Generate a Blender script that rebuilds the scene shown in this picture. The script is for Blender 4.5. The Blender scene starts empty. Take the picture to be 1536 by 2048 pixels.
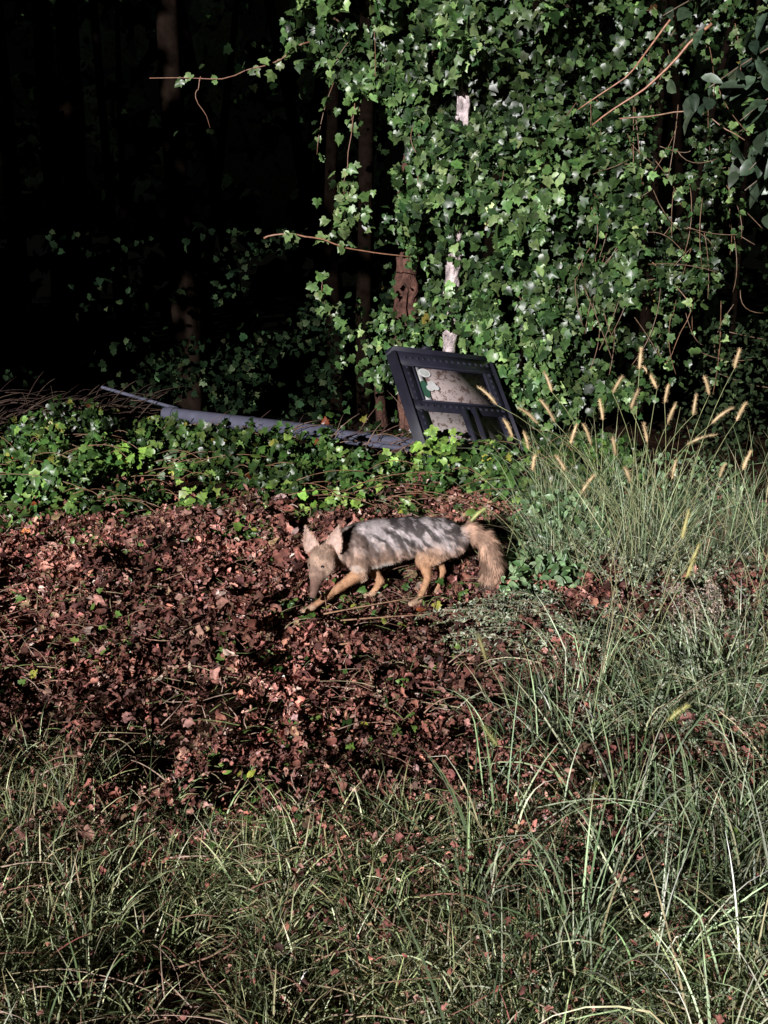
import bpy, math, numpy as np
from mathutils import Vector
rng = np.random.default_rng(7)
scene = bpy.context.scene
R = math.radians

# ---------------------------------------------------------------- helpers
def nrm(a):
    a = np.asarray(a, float)
    return a / (np.linalg.norm(a, axis=-1, keepdims=True) + 1e-9)

def vnoise(x, y, f, seed):
    x = np.asarray(x, float) * f; y = np.asarray(y, float) * f
    g = np.random.default_rng(seed).random((64, 64))
    xi = np.floor(x).astype(int); yi = np.floor(y).astype(int)
    fx = x - xi; fy = y - yi
    fx = fx*fx*(3-2*fx); fy = fy*fy*(3-2*fy)
    a = g[xi % 64, yi % 64]; b = g[(xi+1) % 64, yi % 64]
    c = g[xi % 64, (yi+1) % 64]; d = g[(xi+1) % 64, (yi+1) % 64]
    return (a*(1-fx)+b*fx)*(1-fy) + (c*(1-fx)+d*fx)*fy

def sstep(a, b, x):
    t = np.clip((x-a)/(b-a), 0, 1)
    return t*t*(3-2*t)

def ground_h(x, y):
    x = np.asarray(x, float); y = np.asarray(y, float)
    h = (vnoise(x, y, 1.1, 1)-.5)*.09 + (vnoise(x, y, 3.6, 2)-.5)*.08
    k = np.exp(-((x-.0)**2/.45 + (y-4.6)**2/.25)**2)
    h = h*(1-k*.95)-.01*k
    h = h + .06*np.exp(-((y-7.0)/1.0)**2)
    h = h - .18*np.exp(-(((x+.74)/.17)**2 + ((y-3.30)/.2)**2))      # scraped hole
    h = h - 4.2*sstep(9.2, 20, y)  # made-up drop, steeper than the sun, so the far ground stays dark
    return h

class Batch:
    def __init__(s): s.V=[]; s.F=[]; s.C=[]; s.n=0
    def add(s, V, F, C):
        V=np.asarray(V,float).reshape(-1,3); F=np.asarray(F,int).reshape(-1,3)
        C=np.asarray(C,float)
        if C.ndim==1: C=np.tile(C,(len(V),1))
        s.V.append(V); s.F.append(F+s.n); s.C.append(C); s.n+=len(V)
    def inst(s, T, F, pos, n, d, scale, col, shade=None):
        N=len(pos)
        if N==0: return
        z=nrm(n); y=d-(d*z).sum(1,keepdims=True)*z; y=nrm(y); x=np.cross(y,z)
        M=np.stack([x,y,z],axis=2)
        sc=np.asarray(scale,float)
        if sc.ndim==1: sc=np.stack([sc]*3,1)
        L=T[None,:,:]*sc[:,None,:]
        P=np.einsum('nij,nkj->nki',M,L)+pos[:,None,:]
        k=len(T)
        Fo=(F[None,:,:]+(np.arange(N)*k)[:,None,None]).reshape(-1,3)
        C=np.repeat(col,k,axis=0).reshape(N,k,3)
        if shade is not None: C=C*shade[None,:,None]
        s.add(P.reshape(-1,3),Fo,C.reshape(-1,3))
    def tube(s, pts, rad, col, sides=6, rough=0, seed=0):
        P=np.asarray(pts,float); n=len(P)
        rad=np.broadcast_to(np.asarray(rad,float),(n,))
        t=np.gradient(P,axis=0); t=nrm(t)
        ref=np.array([.13,.31,.94]) if abs(t[0][2])<.8 else np.array([.95,.2,.1])
        a=nrm(np.cross(t,ref)); b=np.cross(t,a)
        th=np.linspace(0,2*np.pi,sides,endpoint=False)
        ring=a[:,None,:]*np.cos(th)[None,:,None]+b[:,None,:]*np.sin(th)[None,:,None]
        RR=np.repeat(rad[:,None],sides,1)
        if rough:
            ii=np.arange(n)[:,None]+0*th[None]; jj=np.arange(sides)[None]+0*ii
            m=vnoise(jj+seed*7.3,ii*.25,.8,200)-.5; RR=RR*(1+rough*m+rough*.6*(vnoise(jj,ii,.9,201+seed)-.5))
        V=(P[:,None,:]+ring*RR[:,:,None]).reshape(-1,3)
        F=[]
        for i in range(n-1):
            for j in range(sides):
                q0=i*sides+j; q1=i*sides+(j+1)%sides
                F+= [(q0,q1,q1+sides),(q0,q1+sides,q0+sides)]
        V=np.vstack([V,P[0],P[-1]])
        for j in range(sides):
            F.append((n*sides,(j+1)%sides,j)); F.append((n*sides+1,(n-1)*sides+j,(n-1)*sides+(j+1)%sides))
        s.add(V,F,col)
    def build(s, name, mat, parent=None, smooth=False):
        V=np.vstack(s.V); F=np.vstack(s.F); C=np.vstack(s.C)
        me=bpy.data.meshes.new(name)
        me.vertices.add(len(V)); me.vertices.foreach_set('co',V.ravel())
        me.loops.add(len(F)*3); me.loops.foreach_set('vertex_index',F.ravel().astype(np.int32))
        me.polygons.add(len(F)); me.polygons.foreach_set('loop_start',np.arange(0,len(F)*3,3,dtype=np.int32))
        me.update(calc_edges=True)
        if smooth: me.polygons.foreach_set('use_smooth',np.ones(len(F),bool))
        ca=me.color_attributes.new('Col','FLOAT_COLOR','POINT')
        ca.data.foreach_set('color',np.hstack([np.clip(C,0,1),np.ones((len(C),1))]).ravel())
        me.materials.append(mat)
        o=bpy.data.objects.new(name,me); scene.collection.objects.link(o)
        if parent: o.parent=parent
        return o

def empty(name):
    e=bpy.data.objects.new(name,None); scene.collection.objects.link(e); e.empty_display_size=.1
    return e

def mat_attr(name, rough=.5, spec=.4, nscale=40, namp=.5, bump=0, bscale=60):
    m=bpy.data.materials.new(name); m.use_nodes=True; nt=m.node_tree; b=nt.nodes['Principled BSDF']
    at=nt.nodes.new('ShaderNodeAttribute'); at.attribute_name='Col'
    tc=nt.nodes.new('ShaderNodeTexCoord')
    no=nt.nodes.new('ShaderNodeTexNoise'); no.inputs['Scale'].default_value=nscale; no.inputs['Detail'].default_value=3
    nt.links.new(tc.outputs['Object'],no.inputs['Vector'])
    mr=nt.nodes.new('ShaderNodeMapRange'); mr.inputs['From Min'].default_value=.3; mr.inputs['From Max'].default_value=.7
    mr.inputs['To Min'].default_value=1-namp; mr.inputs['To Max'].default_value=1+namp
    nt.links.new(no.outputs['Fac'],mr.inputs['Value'])
    vm=nt.nodes.new('ShaderNodeVectorMath'); vm.operation='SCALE'
    nt.links.new(at.outputs['Color'],vm.inputs[0]); nt.links.new(mr.outputs['Result'],vm.inputs['Scale'])
    nt.links.new(vm.outputs['Vector'],b.inputs['Base Color'])
    b.inputs['Roughness'].default_value=rough; b.inputs['Specular IOR Level'].default_value=spec
    if bump:
        n2=nt.nodes.new('ShaderNodeTexNoise'); n2.inputs['Scale'].default_value=bscale; n2.inputs['Detail'].default_value=5
        nt.links.new(tc.outputs['Object'],n2.inputs['Vector'])
        bp=nt.nodes.new('ShaderNodeBump'); bp.inputs['Strength'].default_value=bump; bp.inputs['Distance'].default_value=.02
        nt.links.new(n2.outputs['Fac'],bp.inputs['Height']); nt.links.new(bp.outputs['Normal'],b.inputs['Normal'])
    return m

M_leaf=mat_attr('ivy_leaf_material',.38,.55,35,.35)
M_dry=mat_attr('dry_leaf_material',.7,.25,45,.45)
M_grass=mat_attr('grass_material',.45,.5,25,.3)
M_bark=mat_attr('bark_material',.9,.15,14,.6,.9,45)
M_fur=mat_attr('fur_material',.75,.2,60,.2)
M_metal=mat_attr('painted_metal_material',.42,.5,9,.22)
M_far=mat_attr('night_dark_foliage_material',.9,.0,10,.4)  # no specular, keeps the distant foliage black like unlit woods

# ---------------------------------------------------------------- templates
def mirror_outline(half):
    return half+[(-x,y) for x,y in reversed(half) if abs(x)>1e-6]
def fan(outline, c, zfun):
    pts=[c]+outline
    V=np.array([[x,y,zfun(x,y)] for x,y in pts]); k=len(outline)
    F=np.array([[0,1+i,1+(i+1)%k] for i in range(k)])
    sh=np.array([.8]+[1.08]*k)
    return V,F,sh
ivy_half=[(0,0),(.22,-.14),(.42,-.06),(.52,.14),(.36,.28),(.50,.52),(.26,.56),(.14,.78),(0,1.0)]
IVY=[fan(mirror_outline(ivy_half),(0,.3),lambda x,y:.28*abs(x)-.3*(y-.3)**2),
     fan(mirror_outline(ivy_half),(0,.3),lambda x,y:-.4*abs(x)-.15*y*y+.07*math.sin(9*x)),
     fan(mirror_outline([(0,.05),(.2,-.12),(.42,0),(.5,.25),(.38,.45),(.42,.62),(.15,.72),(0,.95)]),(0,.35),lambda x,y:.5*x*x-.4*y*y*y),
     fan([(0,0),(.25,-.1),(.45,.1),(.3,.3),(.42,.5),(.1,.8),(-.05,.95),(-.15,.6),(-.4,.5),(-.3,.2),(-.35,-.05)],(0,.3),lambda x,y:.5*x-.35*y*y)]
OVAL=[fan(mirror_outline([(0,0),(.16,.15),(.25,.4),(.2,.68),(.1,.88),(0,1.0)]),(0,.45),lambda x,y:.4*abs(x)-.25*y*y),
      fan(mirror_outline([(0,0),(.18,.15),(.27,.42),(.2,.7),(0,1.0)]),(0,.4),lambda x,y:.2*abs(x)-.5*(y-.4)**2)]
# crumpled dead leaves: rolled, torn little sheets
DRY=[]
for k in range(12):
    r2=np.random.default_rng(100+k)
    nu,nv_=4,6; V=[]; wd=r2.uniform(.14,.42); roll=r2.uniform(.3,2.6)*r2.choice([-1,1]); bend=r2.uniform(-1.4,1.4); tw=r2.uniform(-1.2,1.2)
    for j in range(nv_):
        v=j/(nv_-1); ww=wd*(math.sin(math.pi*(.08+.84*v))**.6)
        for i in range(nu):
            u=-1+2*i/(nu-1); ww2=ww*(1+r2.uniform(-.5,.5)*(abs(u)>.9))
            th=u*roll*.7; rx=ww2/(max(.6,abs(roll*.7)))
            x=rx*math.sin(th) if abs(roll)>.8 else ww2*u; z=rx*(1-math.cos(th)) if abs(roll)>.8 else .3*u*u*ww2
            z+=bend*(v-.5)**2*.6+r2.uniform(-.08,.08); a=tw*(v-.5)
            V.append((x*math.cos(a)-z*math.sin(a), v-.5+r2.uniform(-.08,.08), x*math.sin(a)+z*math.cos(a)))
    F=[]
    for j in range(nv_-1):
        for i in range(nu-1):
            q=j*nu+i
            if r2.random()<.13: continue
            F+=[(q,q+1,q+nu+1),(q,q+nu+1,q+nu)]
    DRY.append((np.array(V),np.array(F),np.array(r2.uniform(.65,1.3,len(V)))))

def jitter_dirs(N, amp): return rng.normal(0,amp,(N,3))
def palette(N, cols, w, var=.25):
    cols=np.array(cols); idx=rng.choice(len(cols),N,p=np.array(w)/sum(w))
    return cols[idx]*np.exp(rng.normal(0,var,(N,1)))*(1+rng.uniform(-.08,.08,(N,3)))

def scatter_leaves(b, T, pos, base_n, jit, smin, smax, cols, w, down=.0, var=.25, mul=None, smul=None):
    N=len(pos); n=nrm(base_n+jitter_dirs(N,jit)); d=jitter_dirs(N,1.0); d[:,2]-=down
    s=rng.uniform(smin,smax,N); c=palette(N,cols,w,var)
    if mul is not None: c=c*mul[:,None]
    if smul is not None: s=s*smul
    which=rng.integers(0,len(T),N)
    for k,(V,F,sh) in enumerate(T):
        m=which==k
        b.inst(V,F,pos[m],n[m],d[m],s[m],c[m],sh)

def blades(b, root, head, length, width, tilt, curve, col, segs=5):
    N=len(root); h=np.stack([np.cos(head),np.sin(head),0*head],1); side=np.stack([-np.sin(head),np.cos(head),0*head],1)
    tw=rng.uniform(-.9,.9,N)
    kink=np.where(rng.random(N)<.25,rng.uniform(.4,1.3,N),0); kp=rng.integers(1,segs,N)
    p=root.copy(); ring=[]
    for i in range(segs+1):
        t=i/segs; ang=tilt+curve*t*t+kink*(i>=kp)
        w=width*(1-t**2.2)*(.55+.45*min(1,t*4))+.0004
        fw=h*np.cos(ang)[:,None]; fw[:,2]-=np.sin(ang)
        sd=side*np.cos(tw)[:,None]+fw*np.sin(tw)[:,None]
        ring.append(p-sd*w[:,None]*.5); ring.append(p+sd*w[:,None]*.5)
        stp=(length/segs)[:,None]*(h*np.sin(ang)[:,None]+np.array([0,0,1])*np.cos(ang)[:,None])
        p=p+stp
        lim=ground_h(p[:,0],p[:,1])+.02
        p[:,2]=np.maximum(p[:,2],lim)
    V=np.stack(ring,1); k=2*(segs+1); F=[]
    for i in range(segs):
        a=2*i; F+=[(a,a+1,a+3),(a,a+3,a+2)]
    F=np.array(F); Fo=(F[None]+(np.arange(N)*k)[:,None,None]).reshape(-1,3)
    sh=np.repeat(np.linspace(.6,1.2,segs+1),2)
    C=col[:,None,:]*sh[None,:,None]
    tip=rng.random(N)<.3
    C[tip,-4:,:]=C[tip,-4:,:]*.4+np.array([.38,.27,.14])*.6
    b.add(V.reshape(-1,3),Fo,C.reshape(-1,3))

def bez(p0,p1,p2,n=10):
    t=np.linspace(0,1,n)[:,None]; p0,p1,p2=map(np.array,(p0,p1,p2))
    return (1-t)**2*p0+2*t*(1-t)*p1+t*t*p2

# ---------------------------------------------------------------- ground
xs=np.concatenate([np.linspace(-300,-12,16)[:-1],np.linspace(-12,-4,30)[:-1],np.linspace(-4,4,200),np.linspace(4,12,30)[1:],np.linspace(12,300,16)[1:]])
ys=np.concatenate([np.linspace(-60,0,14)[:-1],np.linspace(0,11,280),np.linspace(11,24,50)[1:],np.linspace(24,400,16)[1:]])
X,Y=np.meshgrid(xs,ys); Z=ground_h(X,Y)
nx,ny=len(xs),len(ys)
idx=np.arange(nx*ny).reshape(ny,nx)
q=np.stack([idx[:-1,:-1],idx[:-1,1:],idx[1:,1:],idx[1:,:-1]],-1).reshape(-1,4)
F=np.vstack([q[:,[0,1,2]],q[:,[0,2,3]]])
g=Batch()
gc=np.array([.04,.022,.015])[None]*(.6+.8*vnoise(X,Y,3,9).ravel()[:,None])
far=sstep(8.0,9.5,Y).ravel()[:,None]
gc=gc*(1-far)+np.array([.005,.005,.004])*far  # far soil painted near-black to stand for unlit ground
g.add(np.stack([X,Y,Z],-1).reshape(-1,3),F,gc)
M_ground=mat_attr('soil_material',.95,.0,20,.6,1.0,70)
g.build('ground',M_ground,smooth=True)

def gpos(x,y,z=0): return np.stack([x,y,ground_h(x,y)+z],1)

# ---------------------------------------------------------------- leaf litter
b=Batch()
def litter(N,smin,smax,zmax,jit,ymin=1.4):
    x=rng.uniform(-3.4,2.6,N); y=ymin+(6.7-ymin)*rng.random(N)**.8
    dens=sstep(6.7,5.6,y+.8*vnoise(x,y,2,3)-.4)*(.22+.78*sstep(2.45,3.0,y+.3*vnoise(x,y,3,7)))*(1-.6*sstep(.7,1.3,x-.15*(y-3)))
    dens*=(.3+1.0*vnoise(x,y,4.5,4))
    k=rng.random(N)<dens; x,y=x[k],y[k]
    hum=.09*vnoise(x,y,7,5)*vnoise(x,y,2,6)*2
    near=np.exp(-((x-.0)**2/.22+(y-4.55)**2/.10)**2)
    pos=gpos(x,y,(rng.random(len(x))**1.5*zmax+hum)*(1-.85*near))
    lum=(.45+1.0*vnoise(x,y,2.6,8))
    scatter_leaves(b,DRY,pos,np.array([-.2,-.5,.85]),jit,smin,smax,
       [(.34,.145,.11),(.22,.085,.065),(.46,.25,.20),(.10,.04,.032),(.54,.38,.32),(.26,.17,.10)],[5,4,2.8,4.2,.6,.8],var=.35,mul=lum,
       smul=(1-.4*near)*(.5+.5*sstep(2.2,5.2,y)))
litter(100000,.018,.047,.05,.85)
litter(11000,.04,.08,.055,.7,2.6)
b.build('leaf_litter',M_dry)

# dry stalks & twigs
b=Batch()
for i in range(3600):
    x0,y0=rng.uniform(-2.4,1.6),rng.uniform(1.9,6.2)
    a=rng.uniform(0,6.28); L=rng.uniform(.03,.22); z0=float(ground_h(x0,y0))+rng.uniform(.02,.08)
    if abs(x0)<.45 and abs(y0-4.6)<.3: z0-=.03; L*=.6
    p0=np.array([x0,y0,z0]); p2=p0+np.array([math.cos(a)*L,math.sin(a)*L,rng.uniform(-.02,.06)])
    p1=(p0+p2)/2+rng.normal(0,.22,3)*L*np.array([1,1,.4])+[0,0,.015]
    c=np.array([(.40,.24,.17),(.28,.14,.10),(.44,.36,.22),(.2,.24,.09),(.5,.36,.28)][rng.integers(0,5)])
    b.tube(bez(p0,p1,p2,5),np.linspace(.0022,.0008,5)*rng.uniform(.6,1.4),c,4)
for p0,p1,p2 in [((-.30,4.35,.05),(0,4.30,.10),(.35,4.45,.06)),((-.28,4.42,.06),(.05,4.5,.1),(.22,4.62,.08)),((-1.6,4.7,.05),(-1.1,4.45,.1),(-.8,4.55,.05)),((-.2,4.1,.05),(.1,4.05,.12),(.3,4.2,.03))]:
    b.tube(bez(p0,p1,p2,10),np.linspace(.004,.0015,10),(.4,.24,.15),5)
b.build('fallen_twigs',M_dry)

# ---------------------------------------------------------------- ground ivy
b=Batch()
IVC=[(.065,.14,.03),(.04,.09,.022),(.11,.19,.045),(.17,.26,.06),(.32,.32,.06),(.35,.10,.04)]
IVW=[6,7,4,2,.4,.12]
N=46000
x=rng.uniform(-4.2,1.7,N); y=rng.uniform(5.0,9.1,N)
edge=5.75+.9*(vnoise(x,y,1.7,11)-.5)+.25*np.exp(-((x+1.7)/.35)**2)-.35*np.exp(-((x+.85)/.35)**2)
pline=8.60-.65*(x+1.73)
clump=vnoise(x,y,2.6,12)*.5+vnoise(x,y,6,15)*.5
dens=sstep(edge-.25,edge+.3,y)*np.clip((clump-.40)*5,0.04,1)*(1-.93*sstep(pline-.25,pline+.15,y)*sstep(.6,.2,x))
k=rng.random(N)<dens*.85; x,y=x[k],y[k]; clump=clump[k]; pl=8.60-.65*(x+1.73)
hh=(.03+.38*np.clip(clump-.4,0,1)*2*sstep(5.6,6.4,y))*(1-.6*sstep(pl-.9,pl-.2,y))
pos=gpos(x,y,rng.random(len(x))**.7*hh*1.1+.015)
lum=(.35+1.1*vnoise(x,y,1.9,14))*(1-.6*sstep(7.0,8.0,y))  # leaves further back painted darker, as if less lit
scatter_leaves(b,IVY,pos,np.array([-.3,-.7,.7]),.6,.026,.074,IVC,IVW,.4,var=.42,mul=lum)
for cx,cy,cz in [(-1.62,6.95,.2),(-.35,6.0,.12),(-.2,6.05,.12),(-.8,5.6,.08),(-.55,6.3,.14),(.1,6.7,.2),(.42,6.7,.28),(-1.1,6.2,.1),(.35,6.85,.32)]:
    pp=np.array([cx,cy,cz])+rng.normal(0,.07,(26,3))*[1,1,.6]
    scatter_leaves(b,IVY,pp,np.array([-.3,-.7,.7]),.4,.04,.08,[(.2,.34,.06),(.28,.4,.09),(.14,.26,.05)],[1,1,1])
N=2300; x=rng.uniform(-2.4,1.4,N); y=rng.uniform(2.6,5.9,N); k=(vnoise(x,y,2.5,21)*.7+vnoise(x,y,8,22)*.3)>.52; x,y=x[k],y[k]
scatter_leaves(b,OVAL+IVY[:2],gpos(x,y,rng.uniform(.03,.10,len(x))),np.array([-.2,-.5,1.]),.55,.018,.045,IVC,[3,2,4,4,1,.2])
for i in range(190):
    x0,y0=rng.uniform(-2.8,1.2),rng.uniform(5.8,8.0); a=rng.uniform(0,6.28); L=rng.uniform(.2,.6)
    p0=np.array([x0,y0,float(ground_h(x0,y0))+rng.uniform(.06,.2)]); p2=p0+[math.cos(a)*L,math.sin(a)*L*.5,rng.uniform(-.08,.1)]
    b.tube(bez(p0,(p0+p2)/2+[0,0,.08],p2,6),.0022,(.30,.17,.10),4)
b.build('ground_ivy',M_leaf)

# rounded broad-leaf bush to the right behind coyote
b=Batch()
def bush(b,c,r,N,T,s0,s1,cols,w):
    v=nrm(rng.normal(0,1,(N,3))); rad=rng.random((N,1))**.4
    p=np.array(c)+v*rad*np.array(r); gz=ground_h(p[:,0],p[:,1]); p[:,2]=np.maximum(p[:,2],gz+.02)
    k=vnoise(p[:,0]+p[:,1]*.5,p[:,2]+3,9,26)>.33; p,v=p[k],v[k]
    scatter_leaves(b,T,p,nrm(v*.5+np.array([-.3,-.7,.6])),.45,s0,s1,cols,w,.3,var=.3)
HON=[(.13,.22,.10),(.20,.31,.15),(.29,.40,.22),(.06,.12,.04)]
bush(b,(.88,5.25,.14),(.28,.3,.26),1000,OVAL,.035,.068,HON,[4,4,2,3])
bush(b,(.68,5.0,.05),(.2,.2,.14),420,OVAL,.03,.06,HON,[4,4,2,3])
bush(b,(.76,4.65,.10),(.24,.22,.16),600,OVAL,.03,.06,HON,[4,4,2,3])
bush(b,(.60,4.55,.05),(.12,.2,.10),200,OVAL,.03,.055,HON,[4,4,2,3])
bush(b,(.72,7.0,.1),(.5,.25,.22),800,OVAL+IVY,.03,.06,IVC,IVW)
bush(b,(.40,6.75,.15),(.25,.2,.16),400,IVY,.035,.07,IVC,IVW)
bush(b,(.65,6.6,.12),(.3,.2,.17),500,IVY+OVAL,.035,.07,IVC,IVW)
bush(b,(1.55,5.8,.2),(.5,.5,.3),1000,OVAL,.025,.045,HON,[4,3,1,3])
for i in range(70):
    p0=np.array([rng.uniform(.5,1.2),rng.uniform(4.7,5.5),.0]); p2=p0+[rng.uniform(-.2,.2),rng.uniform(-.15,.1),rng.uniform(.12,.35)]
    b.tube(bez(p0,(p0+p2)/2+[.02,0,.05],p2,5),.002,(.16,.17,.07),4)
b.build('honeysuckle_bush',M_leaf)

# ---------------------------------------------------------------- grass
GC=[(.25,.31,.14),(.36,.41,.20),(.52,.54,.33),(.10,.14,.06),(.42,.35,.20),(.34,.13,.11)]
def grass_patch(b,N,xr,yr,densf,L,W,tilt,curve,cols=GC,w=(5,5,3.5,4,1.6,.2),z=.0,segs=5,clump=None,spread=.03):
    if clump:
        nc=clump; cx=rng.uniform(*xr,nc); cy=rng.uniform(*yr,nc); kk=rng.random(nc)<densf(cx,cy); cx,cy=cx[kk],cy[kk]
        per=max(1,N//nc); cnt=np.maximum(2,(per*np.exp(rng.normal(0,.6,len(cx)))).astype(int)); ii=np.repeat(np.arange(len(cx)),cnt)
        off=rng.normal(0,spread,(len(ii),2)); x=cx[ii]+off[:,0]; y=cy[ii]+off[:,1]
        head=np.arctan2(off[:,1],off[:,0])+rng.normal(0,.5,len(ii))
        cm=np.exp(rng.normal(0,.35,len(cx)))[ii]; lm=rng.uniform(.6,1.3,len(cx))[ii]
    else:
        x=rng.uniform(*xr,N); y=rng.uniform(*yr,N); k=rng.random(N)<densf(x,y); x,y=x[k],y[k]
        head=rng.uniform(0,6.28,len(x)); cm=np.ones(len(x)); lm=cm
    n=len(x)
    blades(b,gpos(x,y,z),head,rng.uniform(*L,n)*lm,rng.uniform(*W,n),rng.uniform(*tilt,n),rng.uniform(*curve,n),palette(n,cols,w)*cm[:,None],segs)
b=Batch()
def dleft(x,y):
    e=2.85+.55*sstep(-.42,-.8,x)+.35*(vnoise(x,y,3,31)-.5)
    hole=1-np.exp(-(((x+.70)/.2)**2+((y-3.2)/.22)**2))
    return sstep(e+.1,e-.2,y)*np.clip((vnoise(x,y,2.8,32)*.6+vnoise(x,y,7,36)*.4)*3.4-1.15,0,1)*hole
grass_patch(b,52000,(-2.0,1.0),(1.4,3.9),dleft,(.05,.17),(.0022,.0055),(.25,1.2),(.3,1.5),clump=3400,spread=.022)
grass_patch(b,9000,(-2.0,1.2),(1.4,3.7),lambda x,y:.2*sstep(3.4,2.8,y)+.7*dleft(x,y),(.04,.13),(.0018,.004),(.6,1.5),(.1,.8))
grass_patch(b,15000,(-2.2,1.6),(1.3,3.3),lambda x,y:.9*np.clip(vnoise(x,y,4,33)*2-.5,0,1)*sstep(3.1,2.6,y),(.03,.11),(.0012,.003),(.9,1.55),(0,.5),
   cols=[(.38,.27,.18),(.24,.15,.10),(.42,.38,.24),(.2,.22,.1)],w=(4,3,3,3),z=.03)
grass_patch(b,2600,(-2.2,1.2),(3.0,5.9),lambda x,y:vnoise(x,y,2,35)*.9*(1-.8*np.exp(-((x)**2/.2+(y-4.5)**2/.06))),(.04,.13),(.0012,.0026),(.7,1.5),(0,.7),z=.03)
b.build('lawn_grass',M_grass)

b=Batch()
def dright(x,y):
    e=np.where(y>3.2,.30+.34*(y-3.2),.14+.13*(y-2))+.2*(vnoise(x,y,3,41)-.5)
    return sstep(e-.1,e+.22,x)*sstep(5.6,4.9,y)*np.clip(vnoise(x,y,2.3,42)*2.2-.3,0,1)
GR=[(.22,.30,.15),(.33,.42,.24),(.13,.19,.09),(.50,.56,.38),(.46,.42,.26),(.34,.14,.12)]
grass_patch(b,9500,(0,2.2),(1.8,3.9),dright,(.16,.42),(.003,.0065),(.1,1.0),(.4,1.7),cols=GR,w=(5,5,4,4,1.2,.12),segs=7,clump=560)
grass_patch(b,15000,(0,2.6),(1.4,5.4),dright,(.06,.2),(.0015,.0042),(.4,1.45),(.2,1.3),cols=GR,w=(4,4,5,2,2,.2))
grass_patch(b,8000,(.2,2.6),(1.6,5.2),lambda x,y:sstep(.2,.6,x-.2*(y-3))*.9,(.04,.14),(.0012,.003),(.6,1.5),(.2,1.0),cols=[(.32,.28,.17),(.2,.17,.10),(.36,.38,.24),(.16,.2,.1)],w=(2,2,3,3),z=.03)
grass_patch(b,2600,(.80,2.1),(4.7,5.9),lambda x,y:.9+0*x,(.2,.70),(.0022,.0045),(.02,.8),(.2,1.5),cols=GR,w=(5,4,5,2,2,.0),segs=7,clump=110)
b.build('tall_grass',M_grass)

# ---------------------------------------------------------------- foxtail grass
b=Batch()
def foxtail(b,base,tip,lean,hl,sag=.12,r=.0075,col=(.62,.46,.26)):
    base=np.array(base,float); tip=np.array(tip,float); lean=nrm(np.array(lean,float))
    mid=(base+tip)/2; mid[2]+= .18*np.linalg.norm(tip-base); mid[:2]=base[:2]*.65+tip[:2]*.35
    b.tube(bez(base,mid,tip,9),np.linspace(.0028,.0014,9),(.32,.34,.16),4)
    n=10; t=np.linspace(0,1,n); P=tip+lean*(t*hl)[:,None]; P[:,2]-=sag*hl*t*t
    prof=r*np.array([.35,.85,1,1,1,.97,.9,.8,.6,.2])
    c=np.array(col)*rng.uniform(.75,1.2)
    b.tube(P,prof,c,7)
    m=220; tt=rng.random(m); q=P[0]+(lean*(tt*hl)[:,None]); q[:,2]-=sag*hl*tt*tt
    a=rng.normal(0,1,(m,3)); dr=nrm(nrm(a)+lean*.9); L=.011*(1.1-.5*tt)+.003
    sd=nrm(np.cross(dr,rng.normal(0,1,(m,3))))*.0008
    V=np.stack([q-sd,q+sd,q+dr*(L+r)[:,None]],1).reshape(-1,3)
    b.add(V,np.arange(m*3).reshape(-1,3),c*1.2)
H=[(1.21,.98,.05,.12),(1.66,.98,.1,.12),(1.30,.88,-.5,.16),(1.69,.74,.45,.12),(1.36,.70,.2,.14),(1.0,.60,-.35,.16),(.82,.72,-.5,.16),(.54,.80,-.75,.15),
(.74,.72,-.8,.15),(.70,.58,-.25,.12),(1.57,.72,.8,.14),(1.46,.60,1.4,.16),(1.74,.5,.3,.12),(.72,.48,.1,.1),(1.09,.86,.3,.12),(1.40,.42,.1,.12),
(.96,.36,.5,.14),(1.12,.55,-.2,.12),(1.27,.62,-.2,.13),(1.55,.86,-.3,.12),(1.2,.42,-.3,.1),(1.63,.42,.15,.1),(.88,.5,-.5,.1),(1.05,.72,-.15,.13),(1.48,.74,.1,.13),(1.34,.80,.1,.12),(.62,.66,-.4,.12),(.9,.62,.2,.12),(.80,.86,-.3,.13),(1.18,.8,.2,.12)]
for hx,hz,ln,hl in H:
    yy=rng.uniform(4.95,5.5); k=yy/5.2
    foxtail(b,(1.25+.25*(hx-1.2)+rng.normal(0,.1),yy+.1+rng.normal(0,.08),0),(hx*k,yy,hz+.03+(1-k)*.6),(ln,rng.uniform(-.3,.3),1),hl*1.05,.25)
foxtail(b,(.72,4.9,.05),(.47,4.85,.42),(-1,-.2,-.35),.11,.6,.008,(.40,.42,.16))
foxtail(b,(1.0,3.9,0),(1.13,3.9,.40),(.22,-.1,1),.15,.1,.0065,(.5,.45,.18))
foxtail(b,(1.1,4.2,0),(1.23,4.35,.42),(.15,0,1),.14,.1,.007,(.5,.45,.18))
foxtail(b,(.85,3.2,0),(.87,3.1,.20),(.7,-.1,.8),.09,.1,.0065,(.5,.48,.18))
foxtail(b,(.45,3.3,0),(.34,3.4,.28),(-.3,0,1),.1,.1,.0055,(.4,.36,.16))
foxtail(b,(.6,3.0,0),(.33,2.9,.22),(-.5,0,.8),.08,.1,.005,(.35,.36,.14))
for i in range(90):
    x0=rng.uniform(.75,1.8); y0=rng.uniform(3.4,5.5); L=rng.uniform(.35,.85); ln=rng.uniform(-.6,.5)
    p0=np.array([x0,y0,0]); p2=p0+[ln*L,rng.uniform(-.1,.1),L*(1-.3*abs(ln))]
    b.tube(bez(p0,(p0+p2)/2+[-ln*.15,0,.08],p2,7),np.linspace(.002,.0008,7),(.38,.38,.2),4)
b.build('foxtail_grass',M_grass)

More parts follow.
